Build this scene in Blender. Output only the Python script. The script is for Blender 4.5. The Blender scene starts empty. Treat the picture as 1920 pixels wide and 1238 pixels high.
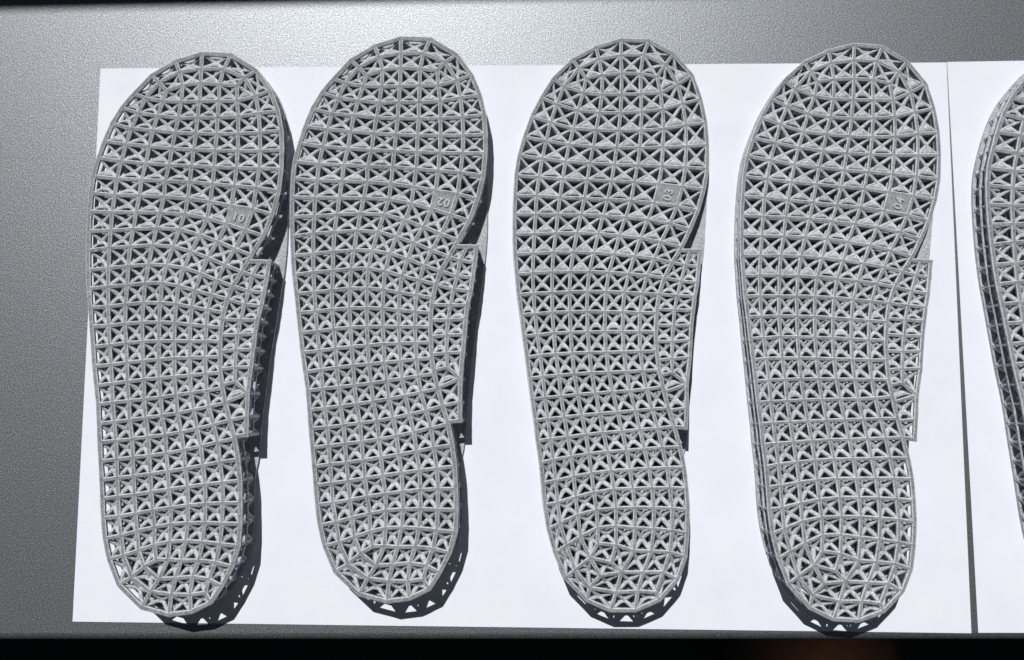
import bpy, bmesh, math, random
from mathutils import Vector, Matrix
random.seed(7)
MM = 0.001
scene = bpy.context.scene
C = scene.collection

# ------------------------------------------------------------------ camera
cam_d = bpy.data.cameras.new('camera'); cam = bpy.data.objects.new('camera', cam_d); C.objects.link(cam)
cam_d.sensor_width = 36.0; cam_d.lens = 28.125; cam_d.clip_start = 0.01; cam_d.clip_end = 50
rt = Vector((0.99958897, 0.00476593, -0.0282697)); upv = Vector((-0.00230927, 0.99626608, 0.08630509)); fw = Vector((-0.02857547, 0.08620433, -0.99586759))
m = Matrix((rt, upv, -fw)).transposed().to_4x4(); m.translation = Vector((9.33, -30.31, 395.45))*MM
cam.matrix_world = m
cam_d.dof.use_dof = True; cam_d.dof.focus_distance = 0.386; cam_d.dof.aperture_fstop = 4.8
scene.camera = cam
scene.render.resolution_x = 1024; scene.render.resolution_y = 660

# ------------------------------------------------------------------ world, sun, exposure
w = bpy.data.worlds.new('World'); scene.world = w; w.use_nodes = True
bg = w.node_tree.nodes['Background']; bg.inputs['Color'].default_value = (0.72, 0.84, 1.0, 1); bg.inputs['Strength'].default_value = 0.05
EL, AZ = math.radians(56.3), math.radians(17.0)
sun_dir = Vector((math.cos(EL)*math.sin(AZ), -math.cos(EL)*math.cos(AZ), -math.sin(EL)))
sd = bpy.data.lights.new('sun', 'SUN'); sd.energy = 3.75; sd.angle = math.radians(0.53); sd.color = (1.0, 0.995, 0.985)
sun = bpy.data.objects.new('sun', sd); C.objects.link(sun)
sun.rotation_euler = sun_dir.to_track_quat('-Z', 'Y').to_euler(); sun.location = (-0.3, 0.9, 1.5)
scene.view_settings.view_transform = 'Standard'; scene.view_settings.look = 'None'
scene.view_settings.exposure = 0.0; scene.view_settings.gamma = 1.0; scene.view_settings.use_curve_mapping = False

# ------------------------------------------------------------------ materials
def mat(name):
    mt = bpy.data.materials.new(name); mt.use_nodes = True
    nt = mt.node_tree; return mt, nt, nt.nodes['Principled BSDF']
def node(nt, typ, **kw):
    n = nt.nodes.new(typ)
    for k, v in kw.items():
        if k in n.inputs.keys(): n.inputs[k].default_value = v
        else: setattr(n, k, v)
    return n
def ramp(nt, fac, stops):
    r = nt.nodes.new('ShaderNodeValToRGB'); e = r.color_ramp.elements
    while len(e) < len(stops): e.new(0.5)
    for q, (p, c) in zip(e, stops): q.position = p; q.color = (*c, 1)
    nt.links.new(fac, r.inputs['Fac']); return r.outputs['Color']
def coords(nt): return nt.nodes.new('ShaderNodeTexCoord').outputs['Object']

def print_mat(name, lo, hi, bump=0.8, dist=0.0004):
    # laser sintered nylon: dull grey with a sugary powder grain
    mt, nt, p = mat(name); co = coords(nt)
    n1 = node(nt, 'ShaderNodeTexNoise', Scale=1250.0, Detail=3.0, Roughness=0.75); nt.links.new(co, n1.inputs['Vector'])
    n2 = node(nt, 'ShaderNodeTexNoise', Scale=330.0, Detail=3.0, Roughness=0.6); nt.links.new(co, n2.inputs['Vector'])
    mx = node(nt, 'ShaderNodeMix', data_type='FLOAT'); mx.inputs[0].default_value = 0.3
    nt.links.new(n1.outputs['Fac'], mx.inputs[2]); nt.links.new(n2.outputs['Fac'], mx.inputs[3])
    n3 = node(nt, 'ShaderNodeTexNoise', Scale=42.0, Detail=2.0); nt.links.new(co, n3.inputs['Vector'])      # powder left unevenly
    m3 = node(nt, 'ShaderNodeMix', data_type='FLOAT'); m3.inputs[0].default_value = 0.13
    nt.links.new(mx.outputs[0], m3.inputs[2]); nt.links.new(n3.outputs['Fac'], m3.inputs[3])
    nt.links.new(ramp(nt, m3.outputs[0], [(0.345, lo), (0.65, hi)]), p.inputs['Base Color'])
    p.inputs['Roughness'].default_value = 0.85; p.inputs['Specular IOR Level'].default_value = 0.25
    b = node(nt, 'ShaderNodeBump', Strength=bump, Distance=dist); nt.links.new(n1.outputs['Fac'], b.inputs['Height'])
    nt.links.new(b.outputs['Normal'], p.inputs['Normal'])
    return mt
M = {}
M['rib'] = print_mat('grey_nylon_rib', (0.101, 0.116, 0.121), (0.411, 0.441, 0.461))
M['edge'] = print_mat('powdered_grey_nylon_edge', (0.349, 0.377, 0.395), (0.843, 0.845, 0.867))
M['brace'] = print_mat('powdered_grey_nylon_brace', (0.195, 0.217, 0.227), (0.781, 0.816, 0.853))
M['sheet'] = print_mat('grey_nylon_sheet', (0.175, 0.193, 0.203), (0.657, 0.688, 0.720))
M['plate'] = print_mat('grey_nylon_plate', (0.165, 0.181, 0.190), (0.390, 0.413, 0.431), 0.7)
M['digit'] = print_mat('grey_nylon_digit', (0.329, 0.351, 0.368), (0.596, 0.621, 0.650), 0.5)

def paper_mat():
    mt, nt, p = mat('white_paper'); co = coords(nt)
    n = node(nt, 'ShaderNodeTexNoise', Scale=38.0, Detail=5.0, Roughness=0.6); nt.links.new(co, n.inputs['Vector'])
    nt.links.new(ramp(nt, n.outputs['Fac'], [(0.3, (0.78, 0.795, 0.87)), (0.62, (0.82, 0.833, 0.905))]), p.inputs['Base Color'])
    p.inputs['Roughness'].default_value = 0.8; p.inputs['Specular IOR Level'].default_value = 0.2
    n2 = node(nt, 'ShaderNodeTexNoise', Scale=1500.0, Detail=2.0); nt.links.new(co, n2.inputs['Vector'])
    b = node(nt, 'ShaderNodeBump', Strength=0.06, Distance=0.0002); nt.links.new(n2.outputs['Fac'], b.inputs['Height']); nt.links.new(b.outputs['Normal'], p.inputs['Normal'])
    return mt
M['paper'] = paper_mat()

def desk_mat():
    # textured dark metallic coat: flaked pigment and an orange-peel grain that glitters towards the sun
    mt, nt, p = mat('dark_metallic_coat'); co = coords(nt)
    n1 = node(nt, 'ShaderNodeTexNoise', Scale=1800.0, Detail=4.0, Roughness=0.65); nt.links.new(co, n1.inputs['Vector'])
    fl = node(nt, 'ShaderNodeMix', data_type='RGBA', blend_type='SOFT_LIGHT'); fl.inputs[0].default_value = 0.45
    v = node(nt, 'ShaderNodeTexVoronoi', Scale=1500.0); nt.links.new(co, v.inputs['Vector'])
    nt.links.new(ramp(nt, n1.outputs['Fac'], [(0.31, (0.082, 0.091, 0.099)), (0.50, (0.188, 0.203, 0.217)), (0.69, (0.43, 0.443, 0.452))]), fl.inputs[6])
    nt.links.new(n1.outputs['Color'], fl.inputs[7]); nt.links.new(fl.outputs[2], p.inputs['Base Color'])
    p.inputs['Metallic'].default_value = 0.76
    p.inputs['Roughness'].default_value = 0.48
    b = node(nt, 'ShaderNodeBump', Strength=0.5, Distance=0.0002); nt.links.new(n1.outputs['Fac'], b.inputs['Height'])
    b2 = node(nt, 'ShaderNodeBump', Strength=0.25, Distance=0.00015); nt.links.new(v.outputs['Distance'], b2.inputs['Height'])
    nt.links.new(b.outputs['Normal'], b2.inputs['Normal']); nt.links.new(b2.outputs['Normal'], p.inputs['Normal'])
    return mt
M['desk'] = desk_mat()
def plain(name, lo, hi, scale, rough):
    mt, nt, p = mat(name); co = coords(nt)
    n = node(nt, 'ShaderNodeTexNoise', Scale=scale, Detail=4.0); nt.links.new(co, n.inputs['Vector'])
    nt.links.new(ramp(nt, n.outputs['Fac'], [(0.3, lo), (0.7, hi)]), p.inputs['Base Color']); p.inputs['Roughness'].default_value = rough
    return mt
M['floor'] = plain('dark_floor', (0.008, 0.008, 0.009), (0.016, 0.015, 0.016), 12, 0.9)
M['leather'] = plain('brown_leather', (0.40, 0.15, 0.06), (0.56, 0.23, 0.09), 30, 0.6)
def glow_leather():
    # soft falloff of the glow painted in: brown crown fading to nearly black sides
    mt, nt, p = mat('glow_falloff_leather'); co = coords(nt)
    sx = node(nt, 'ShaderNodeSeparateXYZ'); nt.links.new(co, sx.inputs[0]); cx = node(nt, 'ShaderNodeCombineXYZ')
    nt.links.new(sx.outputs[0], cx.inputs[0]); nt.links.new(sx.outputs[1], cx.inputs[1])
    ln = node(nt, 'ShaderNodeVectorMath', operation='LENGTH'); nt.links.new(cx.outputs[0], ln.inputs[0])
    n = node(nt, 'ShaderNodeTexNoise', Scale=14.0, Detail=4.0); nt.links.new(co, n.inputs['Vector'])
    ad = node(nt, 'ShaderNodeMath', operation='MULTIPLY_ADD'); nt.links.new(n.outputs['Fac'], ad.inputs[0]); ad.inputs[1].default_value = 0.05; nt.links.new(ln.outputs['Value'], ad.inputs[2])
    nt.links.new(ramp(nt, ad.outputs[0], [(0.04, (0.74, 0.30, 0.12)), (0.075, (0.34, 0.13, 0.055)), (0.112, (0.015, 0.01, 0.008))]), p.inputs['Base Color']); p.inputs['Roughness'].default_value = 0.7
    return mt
M['leather'] = glow_leather()
M['black'] = plain('black_metal', (0.012, 0.012, 0.013), (0.02, 0.02, 0.022), 40, 0.6)
M['panel'] = plain('dark_felt', (0.02, 0.022, 0.026), (0.035, 0.038, 0.044), 300, 0.95)

# ------------------------------------------------------------------ mesh helpers
def link(name, verts, faces, mats, parent=None, fm=None, smooth=False):
    me = bpy.data.meshes.new(name); me.from_pydata([(v[0]*MM, v[1]*MM, v[2]*MM) for v in verts], [], faces)
    for q in (mats if isinstance(mats, list) else [mats]): me.materials.append(q)
    if fm: me.polygons.foreach_set('material_index', fm)
    if smooth: me.polygons.foreach_set('use_smooth', [True]*len(faces))
    me.update()
    o = bpy.data.objects.new(name, me); C.objects.link(o)
    if parent: o.parent = parent
    return o
def tag(o, label=None, cat=None, group=None, kind=None):
    for k, v in (('label', label), ('category', cat), ('group', group), ('kind', kind)):
        if v: o[k] = v
    return o
class MB:
    def __init__(s): s.v = []; s.f = []; s.m = []
    def tube(s, a, b, r0, r1, n=6, cap=False, mi=0):          # round tapered strut
        a, b = Vector(a), Vector(b); d = (b-a)
        if d.length < 1e-6: return
        d.normalize(); x = d.cross(Vector((0, 0, 1)))
        if x.length < 1e-3: x = Vector((1, 0, 0))
        x.normalize(); y = d.cross(x); i0 = len(s.v)
        for c, r in ((a, r0), (b, r1)):
            for k in range(n):
                t = 2*math.pi*(k+.5)/n; s.v.append(c + x*(r*math.cos(t)) + y*(r*math.sin(t)))
        for k in range(n):
            k2 = (k+1) % n; s.f.append((i0+k, i0+k2, i0+n+k2, i0+n+k)); s.m.append(mi)
        if cap:
            s.f.append(tuple(i0+n+k for k in range(n))); s.m.append(mi); s.f.append(tuple(i0+n-1-k for k in range(n))); s.m.append(mi)
    def rib(s, pts, wd, th, dz=0.0, closed=False, sub=3, jit=0.06, rnd=None):
        # flat-topped rail with chamfered shoulders that runs along pts (tops of the lattice)
        rnd = rnd or random; P = [Vector(p) for p in pts]; Q = []
        nseg = len(P) if closed else len(P)-1
        for i in range(nseg):
            a, b = P[i], P[(i+1) % len(P)]
            for k in range(sub): Q.append(a.lerp(b, k/sub))
        if not closed: Q.append(P[-1])
        n = len(Q); i0 = len(s.v); rings = []
        for i, q in enumerate(Q):
            if closed: t0, t1 = (q-Q[i-1]), (Q[(i+1) % n]-q)
            else: t0 = (q-Q[i-1]) if i else (Q[1]-q); t1 = (Q[i+1]-q) if i < n-1 else (q-Q[i-1])
            t0.z = t1.z = 0; t0.normalize(); t1.normalize(); t = t0+t1; t.normalize()
            sd_ = Vector((t.y, -t.x, 0)); cs = max(0.55, abs(t.dot(t1)))
            h = wd*0.5/cs*(1+rnd.uniform(-jit, jit)); c = q + Vector((rnd.uniform(-jit, jit)*.8, rnd.uniform(-jit, jit)*.8, dz+rnd.uniform(-.03, .03)))
            ch = min(.42, wd*.24)
            prof = [(-h+ch, 0), (h-ch, 0), (h, -ch*.9), (h, -th+ch), (h-ch, -th), (-h+ch, -th), (-h, -th+ch), (-h, -ch*.9)]
            rings.append(len(s.v))
            for u, z in prof: s.v.append(c + sd_*u + Vector((0, 0, z)))
        for i in range(n if closed else n-1):
            a, b = rings[i], rings[(i+1) % n]
            for k in range(8):
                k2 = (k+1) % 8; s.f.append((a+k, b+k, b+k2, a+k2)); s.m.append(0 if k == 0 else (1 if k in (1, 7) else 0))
        if not closed:
            s.f.append(tuple(rings[0]+k for k in range(8))); s.m.append(0); s.f.append(tuple(rings[-1]+7-k for k in range(8))); s.m.append(0)
    def build(s, name, mats, parent=None, smooth=False):
        return link(name, s.v, s.f, mats, parent, s.m if isinstance(mats, list) else None, smooth)

# lattice nodes of the two insole patterns, millimetres: x, y, height of the top
NODES = {"A":{"ring0":[[-6.32,124.15,11.68],[6.69,128.11,11.58],[21.46,127.4,11.59]],
 "ring1":[[-4.24,118.62,11.81],[6.86,120.27,11.77],[18.25,120.18,11.77]],
 "rows":[[[-18.12,116.7,11.86],[-14.12,113.02,11.95],[-10.11,108.84,12.06],[-2.12,111.66,11.98],[6.74,112.75,11.96],[16.46,112.11,11.97],[25.33,111.47,11.99],[29.14,115.47,11.89],[34.63,119.18,11.79]],[[-26.48,107.22,12.1],[-20.57,104.88,12.16],[-11.64,103.38,12.19],[-2.47,103.03,12.2],[6.66,103.26,12.19],[16.61,103.48,12.19],[25.73,103.42,12.19],[35.08,105.94,12.12],[42.21,108.76,12.05]],[[-32.1,100.07,12.28],[-23.95,97.15,12.35],[-13.93,95.94,12.38],[-3.38,94.73,12.41],[6.29,94.84,12.4],[16.22,94.78,12.4],[26.79,95.29,12.39],[36.84,97.06,12.34],[46.46,98.14,12.31]],[[-36.55,91.78,12.48],[-26.76,89.15,12.55],[-15.83,88.35,12.57],[-4.58,87.04,12.6],[5.91,86.69,12.61],[16.38,86.47,12.61],[27.1,86.58,12.61],[38.07,87.09,12.6],[48.75,88.16,12.57]],[[-39.84,82.67,12.71],[-29.0,81.19,12.75],[-17.26,80.11,12.77],[-5.76,78.98,12.8],[5.26,78.36,12.8],[15.98,77.86,12.8],[27.23,77.81,12.81],[38.45,77.75,12.81],[49.39,78.26,12.81]],[[-42.37,74.21,12.76],[-30.88,72.48,12.75],[-18.45,71.48,12.74],[-6.71,70.59,12.74],[4.57,70.2,12.74],[15.83,69.48,12.75],[27.06,69.15,12.76],[38.38,68.83,12.76],[49.46,68.78,12.76]],[[-44.61,64.91,12.69],[-32.72,63.74,12.69],[-20.31,63.14,12.68],[-8.48,62.54,12.68],[3.88,62.1,12.69],[15.4,61.05,12.71],[26.35,60.06,12.72],[37.27,59.19,12.73],[48.45,57.6,12.73]],[[-45.39,56.54,12.63],[-33.34,55.39,12.62],[-20.97,55.24,12.62],[-8.6,54.64,12.62],[3.2,53.6,12.64],[14.44,52.17,12.68],[25.12,50.17,12.8],[36.04,48.46,12.9],[45.85,45.92,13.02]],[[-45.46,47.03,12.77],[-34.18,46.73,12.78],[-22.1,46.7,12.78],[-10.04,46.55,12.78],[2.29,45.79,12.85],[13.53,43.79,13.0],[23.39,40.96,13.2],[32.79,37.87,13.41],[41.93,35.07,13.58]],[[-45.19,37.26,13.08],[-34.13,37.52,13.07],[-22.93,38.33,13.04],[-11.47,38.75,13.03],[0.02,38.27,13.1],[10.45,35.45,13.32],[19.5,32.08,13.6],[28.25,28.44,13.92],[36.68,25.38,14.19]],[[-44.7,27.37,13.39],[-34.37,28.8,13.35],[-24.02,29.62,13.32],[-12.86,30.16,13.3],[-2.49,29.69,13.38],[6.56,27.16,13.62],[15.06,24.08,13.94],[23.82,20.45,14.36],[32.52,17.0,14.76]],[[-43.95,17.77,13.7],[-34.01,18.7,13.67],[-24.25,19.79,13.64],[-14.21,20.5,13.61],[-5.24,20.32,13.67],[3.5,19.02,13.9],[12.27,16.12,14.29],[20.48,12.78,14.76],[28.47,10.0,15.21]],[[-42.88,8.38,14.01],[-33.69,9.64,13.96],[-24.21,10.3,13.94],[-15.3,11.29,13.91],[-6.9,11.55,13.95],[1.29,10.16,14.2],[9.77,7.65,14.64],[18.21,5.68,15.13],[26.35,3.46,15.63]],[[-41.44,-1.08,14.31],[-32.8,-0.26,14.29],[-24.17,0.73,14.25],[-15.55,1.66,14.22],[-7.17,1.72,14.27],[0.71,1.09,14.54],[8.62,-0.31,14.98],[16.77,-1.72,15.51],[24.89,-3.12,16.04]],[[-40.16,-10.31,14.65],[-31.92,-9.59,14.62],[-23.86,-8.66,14.59],[-15.52,-7.99,14.57],[-7.17,-7.83,14.62],[0.69,-8.12,14.92],[8.57,-8.97,15.4],[16.69,-9.71,15.98],[24.24,-10.24,16.49]],[[-38.7,-20.01,15.01],[-30.76,-19.19,14.98],[-22.73,-18.09,14.94],[-14.7,-17.32,14.91],[-6.64,-16.99,14.97],[0.92,-16.89,15.28],[8.77,-17.03,15.78],[16.59,-17.06,16.35],[24.12,-17.09,16.87]],[[-37.37,-29.5,15.36],[-29.35,-28.57,15.32],[-21.61,-27.58,15.29],[-13.87,-26.65,15.25],[-6.12,-25.88,15.31],[1.68,-25.3,15.63],[9.23,-25.05,16.12],[17.03,-24.8,16.69],[24.52,-24.44,17.21]],[[-35.68,-38.71,15.7],[-28.22,-37.73,15.66],[-20.78,-36.64,15.62],[-12.8,-35.71,15.59],[-5.33,-34.94,15.65],[2.17,-34.18,15.95],[9.96,-33.44,16.43],[17.72,-32.7,16.97],[25.03,-31.96,17.44]],[[-34.11,-47.71,16.04],[-27.1,-46.78,16.0],[-19.4,-45.9,15.97],[-11.98,-45.13,15.94],[-4.01,-44.04,16.01],[3.46,-42.91,16.28],[10.93,-41.73,16.68],[18.66,-40.66,17.16],[26.36,-39.44,17.61]],[[-33.02,-56.92,16.38],[-25.71,-55.99,16.34],[-18.31,-55.01,16.31],[-10.65,-53.92,16.27],[-2.7,-52.83,16.34],[4.73,-51.48,16.57],[12.69,-49.87,16.92],[20.12,-48.27,17.31],[28.04,-46.4,17.69]],[[-32.0,-65.73,16.7],[-24.34,-64.95,16.67],[-16.43,-63.97,16.64],[-8.79,-62.88,16.6],[-0.61,-61.79,16.68],[7.06,-60.44,16.86],[14.71,-58.72,17.12],[22.63,-56.8,17.43],[30.52,-54.56,17.72]],[[-30.88,-74.57,17.03],[-23.25,-73.64,16.99],[-15.63,-72.65,16.96],[-7.74,-71.72,16.93],[0.41,-70.47,16.97],[8.83,-68.91,17.1],[16.97,-66.98,17.29],[25.11,-65.0,17.5],[33.24,-63.13,17.69]],[[-29.77,-83.35,17.35],[-22.43,-82.27,17.31],[-14.56,-81.34,17.28],[-6.7,-80.25,17.25],[1.68,-78.9,17.26],[10.07,-77.54,17.34],[18.45,-75.93,17.44],[26.55,-74.22,17.56],[35.18,-72.97,17.66]],[[-28.76,-92.09,17.68],[-21.34,-91.01,17.64],[-13.5,-89.97,17.6],[-5.68,-88.63,17.56],[2.68,-87.28,17.55],[11.56,-85.98,17.58],[19.91,-84.78,17.63],[28.26,-83.74,17.69],[36.6,-82.75,17.73]],[[-27.7,-101.08,18.02],[-20.51,-100.1,17.98],[-12.45,-98.66,17.93],[-4.39,-97.06,17.88],[4.2,-95.71,17.85],[12.27,-94.57,17.85],[20.6,-93.74,17.87],[28.93,-93.31,17.9],[37.1,-93.09,17.92]],[[-26.17,-110.31,18.36],[-18.65,-108.88,18.31],[-11.15,-106.78,18.24],[-2.87,-104.78,18.17],[4.65,-103.29,18.12],[12.71,-102.71,18.12],[20.77,-102.54,18.14],[28.82,-102.72,18.17],[37.49,-102.8,18.18]],[[-23.52,-119.76,18.59],[-16.81,-117.92,18.56],[-9.85,-115.58,18.53],[-2.64,-112.98,18.48],[4.6,-111.3,18.42],[12.12,-110.97,18.42],[20.16,-111.25,18.44],[28.47,-112.08,18.48],[37.16,-112.9,18.52]]],
 "diag":[[-18.26,-131.27,18.76],[-12.39,-127.69,18.71],[-6.81,-122.85,18.63],[-1.08,-119.67,18.59]],
 "last":[[4.26,-119.61,18.59],[10.48,-119.8,18.6],[18.76,-119.72,18.6],[26.78,-120.4,18.61],[34.55,-122.33,18.64]],
 "A":[[0.57,-128.46,18.72],[8.32,-127.88,18.71],[16.31,-127.14,18.71],[24.07,-128.21,18.72],[30.14,-131.15,18.77]],
 "B":[[-3.17,-134.12,18.8],[6.67,-135.41,18.82],[15.43,-135.31,18.82],[22.62,-134.33,18.81]],
 "Cc":[[-6.87,-141.31,18.91],[6.08,-144.49,18.96],[16.34,-143.03,18.94],[25.41,-138.59,18.87]],
 "tab":[[[35.12,22.18,14.41],[41.04,22.17,14.42],[45.62,22.06,14.43]],[[32.52,17.0,14.76],[37.83,15.18,14.95],[44.82,14.25,15.03]],[[28.47,10.0,15.21],[36.47,7.52,15.56],[43.96,6.81,15.64]],[[26.35,3.46,15.63],[34.98,0.98,16.07],[43.0,0.17,16.18]],[[25.23,-6.36,16.29],[33.42,-6.66,16.64],[41.62,-6.66,16.73]],[[24.59,-13.89,16.72],[32.6,-13.91,17.11],[40.93,-13.37,17.21]],[[24.74,-21.89,17.12],[32.09,-21.11,17.47],[40.41,-20.83,17.62]],[[25.16,-30.38,17.42],[32.06,-29.58,17.76],[39.72,-29.3,17.91]],[[26.18,-38.02,17.59],[32.42,-36.27,17.87],[38.7,-41.65,18.01]],[[28.31,-46.14,17.71]],[[30.52,-54.49,17.72],[38.65,-52.88,17.89]],[[32.7,-62.02,17.69],[38.73,-61.47,17.76]]],
 "plate":[7,6],
 "base":[[47.56,85.35],[49.3,68.8],[50.0,46.92],[50.11,33.34],[49.41,19.85],[47.89,9.12],[45.9,-6.9],[43.18,-28.09],[40.79,-54.32],[39.92,-72.5]]},"B":{"ring0":[[-3.51,124.91,8.02],[8.98,128.73,8.01],[22.8,128.15,8.01]],
 "ring1":[[-2.15,119.04,8.04],[8.92,120.85,8.04],[19.96,121.05,8.04]],
 "rows":[[[-15.17,118.56,8.04],[-12.13,114.23,8.06],[-8.55,109.05,8.07],[-0.54,110.6,8.07],[9.13,111.39,8.06],[18.49,111.32,8.06],[26.73,109.66,8.07],[30.93,115.92,8.05],[34.85,121.05,8.03]],[[-24.87,108.88,8.07],[-19.61,104.84,8.09],[-9.96,101.63,8.09],[-0.59,100.55,8.1],[9.05,100.66,8.1],[18.67,100.88,8.1],[28.28,101.39,8.1],[36.84,105.6,8.08],[44.03,110.11,8.07]],[[-30.67,99.2,8.1],[-23.21,95.73,8.11],[-12.74,92.54,8.12],[-2.01,91.35,8.13],[8.43,91.12,8.13],[18.86,91.79,8.13],[29.28,92.98,8.12],[39.17,95.81,8.11],[47.95,97.86,8.11]],[[-35.46,89.54,8.13],[-26.24,86.54,8.14],[-14.96,83.31,8.15],[-3.7,82.58,8.15],[7.54,82.07,8.16],[18.49,82.18,8.16],[29.7,82.97,8.16],[40.65,84.89,8.16],[50.21,85.97,8.15]],[[-39.07,79.07,8.16],[-28.44,77.05,8.17],[-16.9,75.3,8.18],[-5.11,74.12,8.18],[6.38,73.51,8.19],[17.86,73.45,8.2],[29.04,73.68,8.21],[40.76,74.19,8.21],[50.83,74.71,8.21]],[[-41.79,69.77,8.19],[-30.35,68.2,8.2],[-18.83,66.57,8.24],[-6.79,65.67,8.29],[5.22,64.94,8.34],[16.66,64.44,8.38],[28.63,63.99,8.43],[40.02,63.49,8.47],[50.57,62.6,8.51]],[[-43.22,59.47,8.61],[-31.98,58.58,8.65],[-20.22,57.69,8.7],[-8.21,57.09,8.73],[3.77,56.59,8.78],[14.9,56.03,8.85],[26.81,54.85,8.97],[38.42,53.52,9.07],[48.64,52.08,9.17]],[[-43.71,49.28,9.13],[-33.06,49.14,9.14],[-21.61,48.38,9.18],[-9.64,47.78,9.21],[1.76,47.18,9.29],[13.13,46.51,9.41],[24.45,45.28,9.58],[35.47,43.67,9.75],[45.36,41.41,9.93]],[[-43.93,39.6,9.64],[-33.58,39.7,9.63],[-22.71,39.68,9.63],[-11.31,39.66,9.63],[-0.49,39.06,9.72],[10.3,38.06,9.91],[21.05,36.89,10.14],[31.74,35.0,10.42],[41.31,31.91,10.72]],[[-43.87,29.66,10.16],[-34.11,29.93,10.14],[-23.54,30.31,10.12],[-13.26,30.35,10.12],[-3.0,29.99,10.2],[7.21,29.0,10.45],[17.38,27.71,10.78],[27.22,25.71,11.18],[37.01,23.01,11.58]],[[-43.54,19.68,10.68],[-34.62,20.23,10.65],[-24.9,20.67,10.63],[-15.19,20.77,10.62],[-5.24,20.48,10.7],[4.68,19.77,11.0],[14.27,18.7,11.42],[23.82,17.42,11.89],[32.25,15.45,12.33]],[[-42.57,9.76,11.26],[-34.87,10.42,11.22],[-25.45,10.86,11.19],[-16.58,11.14,11.17],[-7.46,11.13,11.21],[1.89,10.7,11.53],[11.45,9.92,12.07],[20.16,9.02,12.63],[28.31,7.87,13.13]],[[-41.65,-0.18,11.93],[-34.57,0.37,11.89],[-25.46,0.77,11.86],[-17.16,1.16,11.84],[-8.6,1.43,11.86],[0.44,1.34,12.2],[9.17,0.84,12.78],[17.58,0.22,13.43],[25.54,-0.27,13.99]],[[-40.16,-10.07,12.6],[-33.75,-9.57,12.56],[-25.47,-8.9,12.52],[-16.94,-8.51,12.49],[-8.68,-8.4,12.53],[-0.2,-8.48,12.91],[8.22,-8.8,13.56],[16.32,-9.08,14.28],[24.14,-9.29,14.91]],[[-38.88,-20.47,13.31],[-32.66,-19.86,13.27],[-24.68,-18.93,13.2],[-16.72,-18.53,13.18],[-8.49,-18.3,13.22],[-0.32,-18.21,13.62],[8.07,-18.25,14.31],[15.88,-18.24,15.04],[23.5,-18.33,15.71]],[[-37.41,-30.62,14.0],[-31.32,-29.64,13.94],[-23.9,-29.03,13.9],[-15.97,-28.58,13.87],[-7.78,-28.24,13.93],[0.1,-28.13,14.34],[8.44,-27.99,15.03],[16.22,-27.8,15.75],[23.82,-27.66,16.39]],[[-36.16,-40.68,14.57],[-29.98,-39.87,14.53],[-22.34,-39.1,14.48],[-14.96,-38.49,14.45],[-6.81,-37.99,14.53],[1.3,-37.65,14.95],[9.62,-37.33,15.58],[17.12,-36.95,16.22],[24.71,-36.58,16.78]],[[-34.86,-50.57,15.13],[-28.92,-49.8,15.09],[-21.31,-49.03,15.05],[-13.43,-48.21,15.0],[-5.05,-47.55,15.11],[3.03,-46.99,15.49],[11.07,-46.38,16.01],[18.82,-45.57,16.54],[26.46,-44.5,16.99]],[[-33.37,-60.42,15.69],[-27.61,-59.77,15.66],[-19.76,-58.89,15.61],[-11.66,-57.97,15.56],[-3.05,-57.14,15.68],[5.27,-56.46,15.99],[13.55,-55.69,16.4],[21.29,-54.92,16.79],[28.86,-54.36,17.09]],[[-32.3,-70.08,16.25],[-26.31,-69.16,16.2],[-18.23,-68.08,16.14],[-9.63,-66.99,16.09],[-1.57,-66.06,16.18],[7.24,-65.33,16.41],[15.51,-64.54,16.69],[23.76,-63.76,16.96],[31.49,-62.94,17.14]],[[-30.73,-80.09,16.83],[-25.01,-78.72,16.75],[-16.7,-77.23,16.67],[-8.39,-75.84,16.61],[0.42,-74.9,16.67],[9.2,-74.16,16.81],[17.46,-73.48,16.98],[25.7,-72.75,17.13],[33.93,-72.33,17.22]],[[-29.78,-89.54,17.22],[-23.99,-88.27,17.18],[-15.44,-86.42,17.12],[-7.17,-84.73,17.08],[1.87,-83.63,17.12],[10.64,-83.05,17.21],[19.39,-82.47,17.31],[27.87,-81.94,17.38],[35.67,-81.78,17.41]],[[-28.9,-99.69,17.57],[-22.96,-98.18,17.52],[-14.7,-95.78,17.44],[-6.19,-93.57,17.38],[3.09,-92.07,17.37],[11.83,-91.69,17.42],[20.81,-91.31,17.47],[29.01,-91.24,17.51],[36.59,-91.44,17.53]],[[-27.19,-110.28,17.93],[-21.94,-107.76,17.85],[-13.71,-103.76,17.71],[-4.96,-101.56,17.65],[4.03,-100.67,17.64],[12.75,-100.34,17.66],[21.46,-100.32,17.69],[29.89,-100.49,17.72],[37.03,-101.19,17.74]],[[-24.11,-121.2,18.07],[-18.88,-117.63,18.04],[-12.46,-113.69,18.01],[-4.5,-109.6,17.92],[3.96,-108.76,17.9],[12.64,-109.58,17.95],[21.32,-109.85,17.97],[29.72,-110.53,18.0],[36.57,-111.71,18.04]]],
 "diag":[[-19.31,-132.31,18.16],[-15.06,-128.77,18.13],[-8.15,-123.29,18.09],[-4.54,-116.73,18.04]],
 "last":[[3.89,-117.3,18.05],[12.03,-119.83,18.07],[19.92,-120.0,18.08],[28.56,-120.31,18.08],[35.5,-122.24,18.09]],
 "A":[[1.54,-125.19,18.11],[6.34,-129.63,18.14],[16.26,-129.43,18.14],[25.4,-129.33,18.14],[31.85,-132.25,18.16]],
 "B":[[-8.46,-136.67,18.19],[3.73,-138.62,18.21],[13.64,-138.01,18.21],[21.99,-138.41,18.21]],
 "Cc":[[-9.5,-142.25,18.24],[1.14,-146.63,18.27],[12.44,-146.49,18.27],[23.47,-141.66,18.24]],
 "e":[[-3.34,-131.14,18.15]],
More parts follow.
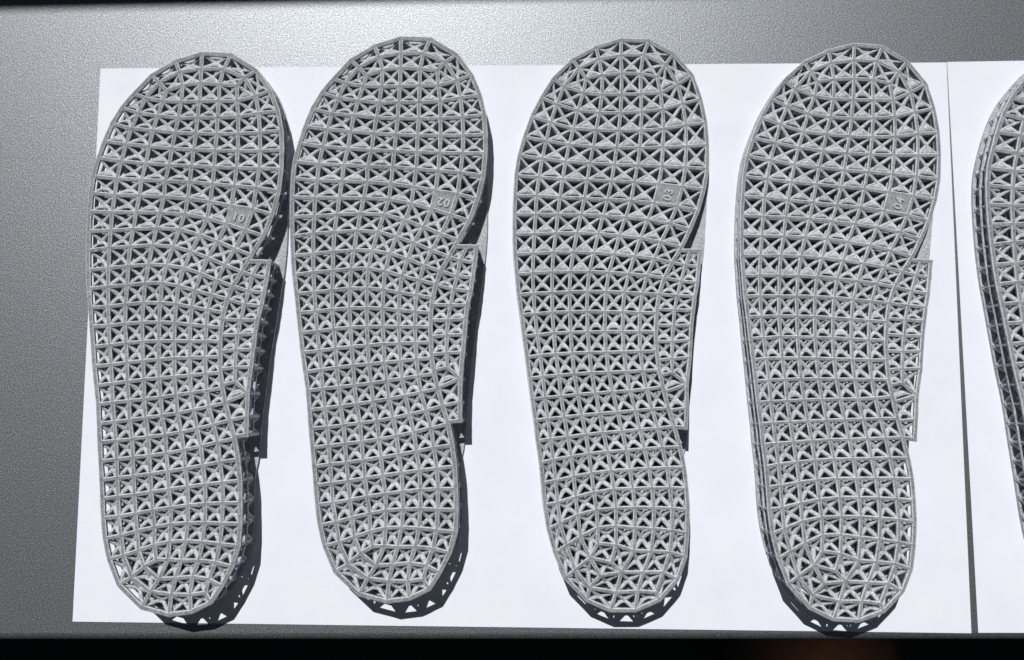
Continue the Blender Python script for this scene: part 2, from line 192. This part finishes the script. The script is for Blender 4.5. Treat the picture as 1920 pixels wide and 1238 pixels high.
 "tab":[[[36.16,21.35,11.74],[41.06,21.35,11.75],[45.75,21.18,11.77]],[[32.25,15.45,12.33],[38.57,14.06,12.55],[44.81,13.34,12.63]],[[28.31,7.87,13.13],[36.17,6.2,13.53],[43.8,5.49,13.63]],[[25.54,-0.27,13.99],[34.17,-0.85,14.39],[42.36,-1.39,14.5]],[[24.29,-7.52,14.73],[32.63,-7.82,15.18],[41.32,-8.14,15.3]],[[23.62,-15.29,15.45],[31.77,-15.48,15.95],[40.29,-15.26,16.04]],[[23.55,-23.0,16.07],[31.05,-23.02,16.54],[39.65,-22.37,16.63]],[[23.75,-31.86,16.59],[30.87,-31.34,16.99],[39.08,-30.58,17.11]],[[25.08,-39.19,16.86],[30.87,-37.72,17.13],[37.52,-43.06,17.28]],[[27.04,-47.0,17.03]],[[29.0,-55.44,17.09],[37.27,-54.36,17.22]],[[31.49,-63.09,17.14],[36.89,-63.47,17.18]]],
 "plate":[6,6],
 "base":[[52.02,80.05],[52.33,66.39],[51.85,52.82],[50.8,36.64],[49.8,23.24],[48.62,15.23],[46.81,-0.7],[43.81,-27.01],[41.36,-53.03],[39.8,-72.36]]}}

# ------------------------------------------------------------------ setting: floor, desk, added screen
link('floor', [(-3000, -3000, -740), (3000, -3000, -740), (3000, 3000, -740), (-3000, 3000, -740)], [(0, 1, 2, 3)], M['floor'])['kind'] = 'structure'
RZ = math.radians(0.74)
desk = bpy.data.objects.new('desk', None); C.objects.link(desk)
tag(desk, 'dark grey metallic desk with a rounded front edge under the papers', 'desk')
desk.location = (0, 0, -0.740); desk.rotation_euler = (0, 0, RZ)
def desk_top():
    prof = []; R = 4.0; yf = -146.0; T = 26.0
    for k in range(13):
        a = math.pi/2*k/12; prof.append((yf+R-R*math.sin(a), 740-R+R*math.cos(a)))
    for k in range(9):
        a = math.pi/2*k/8; prof.append((yf+R-R*math.cos(a), 740-T+R-R*math.sin(a)))
    yb = 560.0
    prof += [(yb-2, 740-T), (yb, 740-T+2), (yb, 738), (yb-2, 740)]
    xs = (-1300.0, 1300.0); v = [(x, y, z) for x in xs for y, z in prof]; n = len(prof)
    f = [(k, (k+1) % n, n+(k+1) % n, n+k) for k in range(n)] + [tuple(range(n-1, -1, -1)), tuple(range(n, 2*n))]
    o = link('desk_top', v, f, M['desk'], desk)
    for i, p in enumerate(o.data.polygons): p.use_smooth = i < 22 and i not in (12,)
desk_top()
for sx in (-1220, 1220):
    for sy in (-90, 500):
        b = MB(); b.tube((sx, sy, 0), (sx, sy, 714), 22, 22, 12, True); b.build('leg', M['black'], desk, True)
# unseen screen, added so its top edge throws the soft far-side shadow
pe0 = Vector((-271.3, 170.0)); pe1 = Vector((-91.2, 171.9))           # where that shadow ends on the desk
H = 470.0; off = Vector((-sun_dir.x, -sun_dir.y))/(-sun_dir.z)*H
a0 = pe0+off; dr = (pe1-pe0).normalized(); nr = Vector((-dr.y, dr.x))
pa, pb = a0-dr*420, a0+dr*760
scr = bpy.data.objects.new('added_shadow_screen', None); C.objects.link(scr)
tag(scr, 'unseen dark screen added along the back of the desk to cast the soft shadow', 'screen')
mid = (pa+pb)/2; scr.location = (mid.x*MM, mid.y*MM, 0); scr.rotation_euler = (0, 0, math.atan2(dr.y, dr.x))
hl = (pb-pa).length/2
def box(name, x0, x1, y0, y1, z0, z1, mt, parent, bev=0.0):
    bm = bmesh.new(); bmesh.ops.create_cube(bm, size=1.0)
    for v in bm.verts: v.co = Vector(((x0+x1)/2+v.co.x*(x1-x0), (y0+y1)/2+v.co.y*(y1-y0), (z0+z1)/2+v.co.z*(z1-z0)))*MM
    if bev: bmesh.ops.bevel(bm, geom=bm.edges[:], offset=bev*MM, segments=2, affect='EDGES')
    me = bpy.data.meshes.new(name); bm.to_mesh(me); bm.free(); me.materials.append(mt)
    o = bpy.data.objects.new(name, me); C.objects.link(o); o.parent = parent; return o
box('shadow_panel', -hl, hl, 0, 18, 12, H, M['panel'], scr, 2)
for fx in (-hl*.8, hl*.8): box('foot', fx-30, fx+30, -30, 48, 0, 12, M['black'], scr, 2)
# stool added on the floor to make the brown glow under the desk edge
st = bpy.data.objects.new('glow_stool', None); C.objects.link(st)
tag(st, 'low brown leather stool added to make the soft brown glow below the desk edge', 'glow_stool'); st.location = (0.325, -0.318, -0.740)
def lathe(name, prof, n, mt, parent):
    v = [(r*math.cos(2*math.pi*k/n), r*math.sin(2*math.pi*k/n), z) for r, z in prof for k in range(n)]
    f = [(i*n+k, i*n+(k+1) % n, (i+1)*n+(k+1) % n, (i+1)*n+k) for i in range(len(prof)-1) for k in range(n)]
    return link(name, v, f, mt, parent, smooth=True)
lathe('cushion', [(0.5, 150), (70, 150), (92, 158), (100, 175), (97, 196), (86, 218), (66, 236), (36, 247), (0.5, 250)], 40, M['leather'], st)
for k in range(4):
    a = math.pi/4+k*math.pi/2; b = MB(); b.tube((85*math.cos(a), 85*math.sin(a), 0), (62*math.cos(a), 62*math.sin(a), 155), 9, 12, 10, True); b.build('leg', M['black'], st, True)

# ------------------------------------------------------------------ papers
def paper(name, x0, x1, y0, y1, seed, nx, ny, crease=None):
    rnd = random.Random(seed); ph = [rnd.uniform(0, 6.28) for _ in range(6)]; T = 0.11
    def zz(x, y):
        z = 0.10+0.05*math.sin(x/47+ph[0])*math.sin(y/39+ph[1])+0.035*math.sin(x/21+y/33+ph[2])
        if crease:
            cx, cy, am = crease; z += am*math.exp(-((x-cx)/22)**2)*(math.exp(-abs(y-cy)/5.0) if y < cy else math.exp(-(y-cy)/28.0))
        return max(z, 0.02)
    v = []; f = []
    for j in range(ny+1):
        for i in range(nx+1):
            x, y = x0+(x1-x0)*i/nx, y0+(y1-y0)*j/ny; v.append((x, y, zz(x, y)))
    top = len(v); v += [(a, b, c+T) for a, b, c in v]
    for j in range(ny):
        for i in range(nx):
            q = j*(nx+1)+i; f.append((top+q, top+q+1, top+q+nx+2, top+q+nx+1)); f.append((q+nx+1, q+nx+2, q+1, q))
    ring = [i for i in range(nx)]+[(nx)+(nx+1)*j for j in range(ny)]+[(ny*(nx+1)+nx-i) for i in range(nx)]+[(ny-j)*(nx+1) for j in range(ny)]
    for k in range(len(ring)):
        a, b = ring[k], ring[(k+1) % len(ring)]; q = len(v); v += [v[a], v[b], v[top+b], v[top+a]]; f.append((q, q+1, q+2, q+3))
    return link(name, v, f, M['paper'], smooth=True)
p1 = paper('paper_sheet', -216, 216, -139.5, 139.5, 3, 96, 96, (104.0, 108.0, 0.6))
tag(p1, 'wide white paper sheet on the desk under the insoles marked 01 to 04', 'paper')
p2 = paper('paper_sheet', 0, 432, -139.5, 139.5, 5, 60, 40); p2.location = (0.21775, 0.00025, 0); p2.rotation_euler = (0, 0, math.radians(0.61))
tag(p2, 'white paper sheet beyond the narrow dark gap, under the unnumbered insole', 'paper')

# ------------------------------------------------------------------ lattice insoles
def design(D, wide, seed):
    rnd = random.Random(seed); R = D['rows']; V = Vector
    T = lambda p: V((p[0], p[1], p[2]))
    r0, r1 = [T(p) for p in D['ring0']], [T(p) for p in D['ring1']]
    G = [[T(p) for p in r] for r in R]; dg = [T(p) for p in D['diag']]; la = [T(p) for p in D['last']]
    A = [T(p) for p in D['A']]; B = [T(p) for p in D['B']]; Cc = [T(p) for p in D['Cc']]
    e = T(D['e'][0]) if 'e' in D else None
    n = len(G)-1; Q = []
    t0 = [G[0][0], *r0, G[0][8]]; t1 = [G[0][1], *r1, G[0][7]]; t2 = G[0][2:7]
    for k in range(4): Q.append((t0[k], t0[k+1], t1[k+1], t1[k])); Q.append((t1[k], t1[k+1], t2[k+1], t2[k]))
    plate = None
    for i in range(n):
        for j in range(8):
            q = (G[i][j], G[i][j+1], G[i+1][j+1], G[i+1][j])
            if (i, j) == tuple(D['plate']): plate = q
            else: Q.append(q)
    for j in range(3): Q.append((G[n][j], G[n][j+1], dg[j+1], dg[j]))
    row = [dg[3], *la]
    for j in range(5): Q.append((G[n][3+j], G[n][4+j], row[j+1], row[j]))
    Ach = [dg[2], *A]; Bch = [dg[1], *B]; Cch = [dg[0], *Cc]
    for k in range(5): Q.append((row[k], row[k+1], Ach[k+1], Ach[k]))
    extra = []
    if e is None:
        for k in range(4): Q.append((Ach[k], Ach[k+1], Bch[k+1], Bch[k]))
    else:
        Q.append((dg[2], A[0], A[1], e)); Q.append((dg[2], e, B[0], dg[1])); Q.append((e, A[1], B[1], B[0]))
        for k in (2, 3): Q.append((A[k-1], A[k], B[k], B[k-1]))
        extra = [[dg[2], e, B[0]], [e, A[1]]]
    Q.append((A[3], A[4], Cc[3], B[3]))
    for k in range(4): Q.append((Bch[k], Bch[k+1], Cch[k+1], Cch[k]))
    cross = [t1, *G, [*dg, *la], Ach, [*Bch, Cc[3]]]
    lw = [[*(G[i][1] for i in range(n+1)), dg[1]], [*(G[i][2] for i in range(n+1)), dg[2]],
          [r0[0], r1[0], *(G[i][3] for i in range(n+1)), dg[3]]]
    if e is None:
        lw += [[r0[1], r1[1], *(G[i][4] for i in range(n+1)), la[0], A[0], B[0], Cc[0]], [r0[2], r1[2], *(G[i][5] for i in range(n+1)), la[1], A[1], B[1], Cc[1]],
               [*(G[i][6] for i in range(n+1)), la[2], A[2], B[2], Cc[2]], [*(G[i][7] for i in range(n+1)), la[3], A[3], B[3]]]
    else:
        lw += [[r0[1], r1[1], *(G[i][4] for i in range(n+1)), la[0], A[0]], [r0[2], r1[2], *(G[i][5] for i in range(n+1)), la[1], A[1], B[1], Cc[1]],
               [*(G[i][6] for i in range(n+1)), la[2], A[2], B[2], Cc[2]], [*(G[i][7] for i in range(n+1)), la[3], A[3], B[3]], [B[0], Cc[0]]]
    rim = [*(G[i][0] for i in range(n+1)), dg[0], *Cc, A[4], la[4], *(G[i][8] for i in range(n, -1, -1)), r0[2], r0[1], r0[0]]
    tb = [[T(p) for p in r] for r in D['tab']]; TQ = []
    for i in range(7):
        for j in range(2): TQ.append((tb[i][j], tb[i][j+1], tb[i+1][j+1], tb[i+1][j]))
    TQ += [(tb[7][0], tb[7][1], tb[8][1], tb[8][0]), (tb[7][1], tb[7][2], tb[8][2], tb[8][1]), (tb[8][0], tb[8][1], tb[8][2], tb[9][0]),
           (tb[9][0], tb[8][2], tb[10][1], tb[10][0]), (tb[10][0], tb[10][1], tb[11][1], tb[11][0])]
    tout = [tb[i][2] for i in range(9)]+[tb[10][1], tb[11][1]]
    trim = [*tb[0], *tout[1:], tb[11][0]]
    tribs = [tb[i] for i in range(1, 8)]+[[tb[8][0], tb[8][1], tb[8][2]], [tb[9][0], tb[8][2]], tb[10], [tb[i][1] for i in range(9)]]
    return dict(Q=Q, cross=cross+extra, lw=lw, rim=rim, plate=plate, TQ=TQ, trim=trim, tribs=tribs, tout=tout, G=G, base=D['base'], n=n, dg=dg, wide=wide, rnd=rnd)

BT = 1.5                                     # thickness of the closed bottom sheet
def lay(p, k):                               # node of lattice layer k (2 top, 1 middle, 0 bottom)
    z0 = BT; z2 = p.z-0.9; return Vector((p.x, p.y, z0+(z2-z0)*k/2))
def star(b, q, k0, r, rnd, n=6, gus=None, thin=(), tf=0.8):
    hz = sum(p.z for p in q)/4; r = r*(1.03+0.24*max(0.0, min(1.0, (hz-12.0)/6.0)))          # struts grow stouter where the sole is thicker
    c = sum((lay(p, k0) for p in q), Vector())/4; c2 = sum((lay(p, k0+1) for p in q), Vector())/4; c = (c+c2)/2
    c += Vector((rnd.uniform(-.28, .28), rnd.uniform(-.28, .28), rnd.uniform(-.2, .2)))
    for p in q:
        for kk in (k0+1, k0):
            rr = r*rnd.uniform(.86, 1.15)*(tf if id(p) in thin else 1.0); b.tube(lay(p, kk), c, rr, rr*1.15, n)
    if gus:
        # fused gusset between the two struts on the heel side of the cell
        lo, hi = gus; t = rnd.uniform(lo, hi); t2 = t*rnd.uniform(.85, 1.15)
        A_, B_ = c.lerp(lay(q[2], k0+1), t), c.lerp(lay(q[3], k0+1), t2); mid = (A_+B_)/2+(c-(A_+B_)/2)*rnd.uniform(.0, .12)
        i0 = len(b.v); dz = Vector((0, 0, r*.55)); dn = Vector((0, 0, -r*.6))
        for w_ in (c, A_, mid, B_): b.v.append(w_+dz)
        for w_ in (c, A_, mid, B_): b.v.append(w_+dn)
        for f_ in ((0, 3, 2, 1), (4, 5, 6, 7), (0, 1, 5, 4), (1, 2, 6, 5), (2, 3, 7, 6), (3, 0, 4, 7)): b.f.append(tuple(i0+x for x in f_)); b.m.append(0)

def make_insole(D, name='lattice_insole'):
    root = bpy.data.objects.new(name, None); C.objects.link(root); rnd = D['rnd']; W = D['wide']
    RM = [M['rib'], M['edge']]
    # closed bottom sheet, a little larger than the lattice, bulging past the waist on the inner side
    G = D['G']; n = D['n']; rim = D['rim']; i8 = [k for k, p in enumerate(rim) if p is G[n][8]][0]
    cen = Vector((0, 0, 0))
    base = [Vector((x, y, 0)) for x, y in D['base']]
    top_i = [k for k, p in enumerate(rim) if p is G[3][8]][0]
    lowr = [p for p in rim[:i8+1]]; low_y = base[-1].y
    right_low = [p for p in rim[i8-8:i8+9] if False]
    pts = []
    for k, p in enumerate(rim):
        isr = any(p is G[i][8] for i in range(n+1))
        if isr and (base[-1].y-2 < p.y < base[0].y+2): continue
        pts.append(('o', p))
    out = []
    m_ = len(pts); inserted = False
    for k in range(m_):
        p = pts[k][1]; a = pts[k-1][1]; b = pts[(k+1) % m_][1]
        t = Vector((b.x-a.x, b.y-a.y, 0)).normalized(); nn = Vector((t.y, -t.x, 0))
        q = Vector((p.x, p.y, 0)); q1 = q+nn*1.25; q2 = q-nn*1.25
        out.append(q1 if D['ccw'] else q2)
        nx_ = pts[(k+1) % m_][1]
        if not inserted and any(p is G[i][8] for i in range(n+1)) and any(nx_ is G[i][8] for i in range(n+1)) and p.y <= base[-1].y-2 and nx_.y >= base[0].y+2:
            out += list(reversed(base)); inserted = True
    # smooth the outline once
    sm = []
    for k in range(len(out)):
        a, b = out[k], out[(k+1) % len(out)]; sm += [a.lerp(b, .25), a.lerp(b, .75)]
    nb = len(sm)
    v = [(p.x, p.y, z) for z in (0.0, BT) for p in sm]
    f = [tuple(range(nb-1, -1, -1)), tuple(range(nb, 2*nb))]+[(k, (k+1) % nb, nb+(k+1) % nb, nb+k) for k in range(nb)]
    bo = link('bottom_sheet', v, f, M['sheet'], root)
    bm = bmesh.new(); bm.from_mesh(bo.data); bmesh.ops.recalc_face_normals(bm, faces=bm.faces)
    bmesh.ops.triangulate(bm, faces=[x for x in bm.faces if len(x.verts) > 4]); bm.to_mesh(bo.data); bm.free()
    # rim, ribs
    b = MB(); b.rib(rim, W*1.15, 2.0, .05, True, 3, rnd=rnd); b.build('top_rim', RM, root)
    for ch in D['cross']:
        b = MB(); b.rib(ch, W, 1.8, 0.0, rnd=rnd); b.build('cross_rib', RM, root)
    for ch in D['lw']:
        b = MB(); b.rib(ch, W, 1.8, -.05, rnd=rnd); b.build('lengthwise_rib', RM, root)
    edge = {id(p) for p in rim}
    for q in D['Q']:
        b = MB(); star(b, q, 1, W*.46, rnd, gus=D['gus'](sum(p.z for p in q)/4), thin=edge); b.build('cell_brace', M['brace'], root, True)
    # wall of the lattice: posts and rails
    for p in rim:
        b = MB(); b.tube(lay(p, 0), lay(p, 2), W*.36, W*.36, 7); b.build('side_post', M['brace'], root, True)
    b = MB()
    for k in range(len(rim)): b.tube(lay(rim[k], 1), lay(rim[(k+1) % len(rim)], 1), W*.30, W*.30, 6)
    b.build('middle_rail', M['brace'], root, True)
    # lower storey, only glimpsed between the struts above
    b = MB(); seen = set()
    for q in D['Q']+[D['plate']]:
        star(b, q, 0, W*(.60 if any(id(p) in edge for p in q) else D['low']), rnd, 6, thin=edge, tf=1.0)
        for k in range(4):
            e = frozenset((id(q[k]), id(q[(k+1) % 4])))
            if e not in seen: seen.add(e); b.tube(lay(q[k], 1), lay(q[(k+1) % 4], 1), W*.55, W*.55, 5)
    for row in G:
        for p in row[1:8]: b.tube(lay(p, 0), lay(p, 2), W*.4, W*.4, 5)
    b.build('lower_lattice', M['brace'], root, True)['kind'] = 'stuff'
    # raised flange along the arch with its own cells
    b = MB(); b.rib(D['trim'], W*1.1, 2.0, .03, rnd=rnd); fl = b.build('arch_flange', RM, root)
    for ch in D['tribs']: b = MB(); b.rib(ch, W*.95, 1.8, -.03, rnd=rnd); b.build('flange_rib', RM, fl)
    for q in D['TQ']: b = MB(); star(b, q, 1, W*.44, rnd, gus=(.35, .6)); b.build('flange_brace', M['brace'], fl, True)
    for p in D['tout']:
        b = MB(); b.tube(lay(p, 0), lay(p, 2), W*.46, W*.46, 7); b.build('flange_post', M['brace'], fl, True)
    b = MB()
    for k in range(len(D['tout'])-1): b.tube(lay(D['tout'][k], 1), lay(D['tout'][k+1], 1), W*.38, W*.38, 6)
    for q in D['TQ']: star(b, q, 0, W*.42, rnd, 5)
    b.build('lower_flange_lattice', M['brace'], fl, True)['kind'] = 'stuff'
    # solid number plate filling one cell
    q = D['plate']; up = [Vector((p.x, p.y, p.z-.35)) for p in q]; dn = [u-Vector((0, 0, 1.3)) for u in up]
    link('number_plate', [*up, *dn], [(0, 1, 2, 3), (7, 6, 5, 4), (0, 4, 5, 1), (1, 5, 6, 2), (2, 6, 7, 3), (3, 7, 4, 0)], M['plate'], root)
    return root
def copy_tree(o, parent=None):
    c = o.copy(); C.objects.link(c); c.parent = parent
    for ch in list(o.children): copy_tree(ch, c)
    return c
def digits(root, D, text, rot):
    pl = [c for c in root.children if c.name.startswith('number_plate')][0]
    q = D['plate']; c = sum(q, Vector())/4
    ux = ((q[1]-q[0])+(q[2]-q[3])).normalized(); uy = ((q[0]-q[3])+(q[1]-q[2])).normalized()
    if rot == 180: ex = -ux; 
    else: ex = uy
    ex.z *= .6; ex.normalize(); nz = ux.cross(uy); nz.normalize(); ey = nz.cross(ex)
    for k, ch in enumerate(text):
        cu = bpy.data.curves.new('digit', 'FONT'); cu.body = ch; cu.size = 5.6*MM; cu.extrude = 0.32*MM; cu.bevel_depth = 0.07*MM; cu.align_x = 'CENTER'; cu.align_y = 'CENTER'; cu.offset = 0.00009
        t = bpy.data.objects.new('digit_curve', cu); C.objects.link(t)
        dg_ = bpy.context.evaluated_depsgraph_get(); me = bpy.data.meshes.new_from_object(t.evaluated_get(dg_)); bpy.data.objects.remove(t)
        me.materials.clear(); me.materials.append(M['digit'])
        pos = c + ex*((k-.5)*3.3) + nz*(-.35+.3)
        mt = Matrix(((ex.x, ey.x, nz.x, pos.x*MM), (ex.y, ey.y, nz.y, pos.y*MM), (ex.z, ey.z, nz.z, pos.z*MM), (0, 0, 0, 1)))
        me.transform(mt); o = bpy.data.objects.new('digit', me); C.objects.link(o); o.parent = pl
DA = design(NODES['A'], 1.95, 11); DB = design(NODES['B'], 1.75, 12)
DA['ccw'] = DB['ccw'] = True; DA['low'] = 0.58; DB['low'] = 0.66
DA['gus'] = lambda z: (.36, .70) if z < 13.3 else (.20, .42)
DB['gus'] = lambda z: (.62, .88) if z < 11.5 else ((.34, .64) if z < 15 else (.20, .42))
ra = make_insole(DA); rb = make_insole(DB)
grp = 'lattice insoles laid side by side on the paper'
PL = [(ra, DA, (-165.53, 13.82), -0.26, '01', 180, 'grey lattice insole marked 01, overhanging the left side of the wide paper'),
      (None, DA, (-64.59, 20.98), 0.0, '02', 180, 'grey lattice insole marked 02 between the insoles marked 01 and 03'),
      (rb, DB, (43.12, 20.24), 0.0, '03', 90, 'grey lattice insole marked 03 with slimmer ribs beside the insole marked 02'),
      (None, DB, (151.63, 17.4), -2.96, '04', 90, 'grey lattice insole marked 04 beside the gap between the papers'),
      (None, DA, (271.0, 16.0), -0.75, '', 90, 'grey lattice insole lying alone on the second paper beyond the gap')]
roots = []
for src, D, (x, y), a, num, rot, lab in PL:
    r = src if src else copy_tree(ra if D is DA else rb)
    r.location = (x*MM, y*MM, 0.32*MM); r.rotation_euler = (0, 0, math.radians(a))
    tag(r, lab, 'insole', grp); roots.append((r, D, num, rot))
for r, D, num, rot in roots: digits(r, D, num, rot)
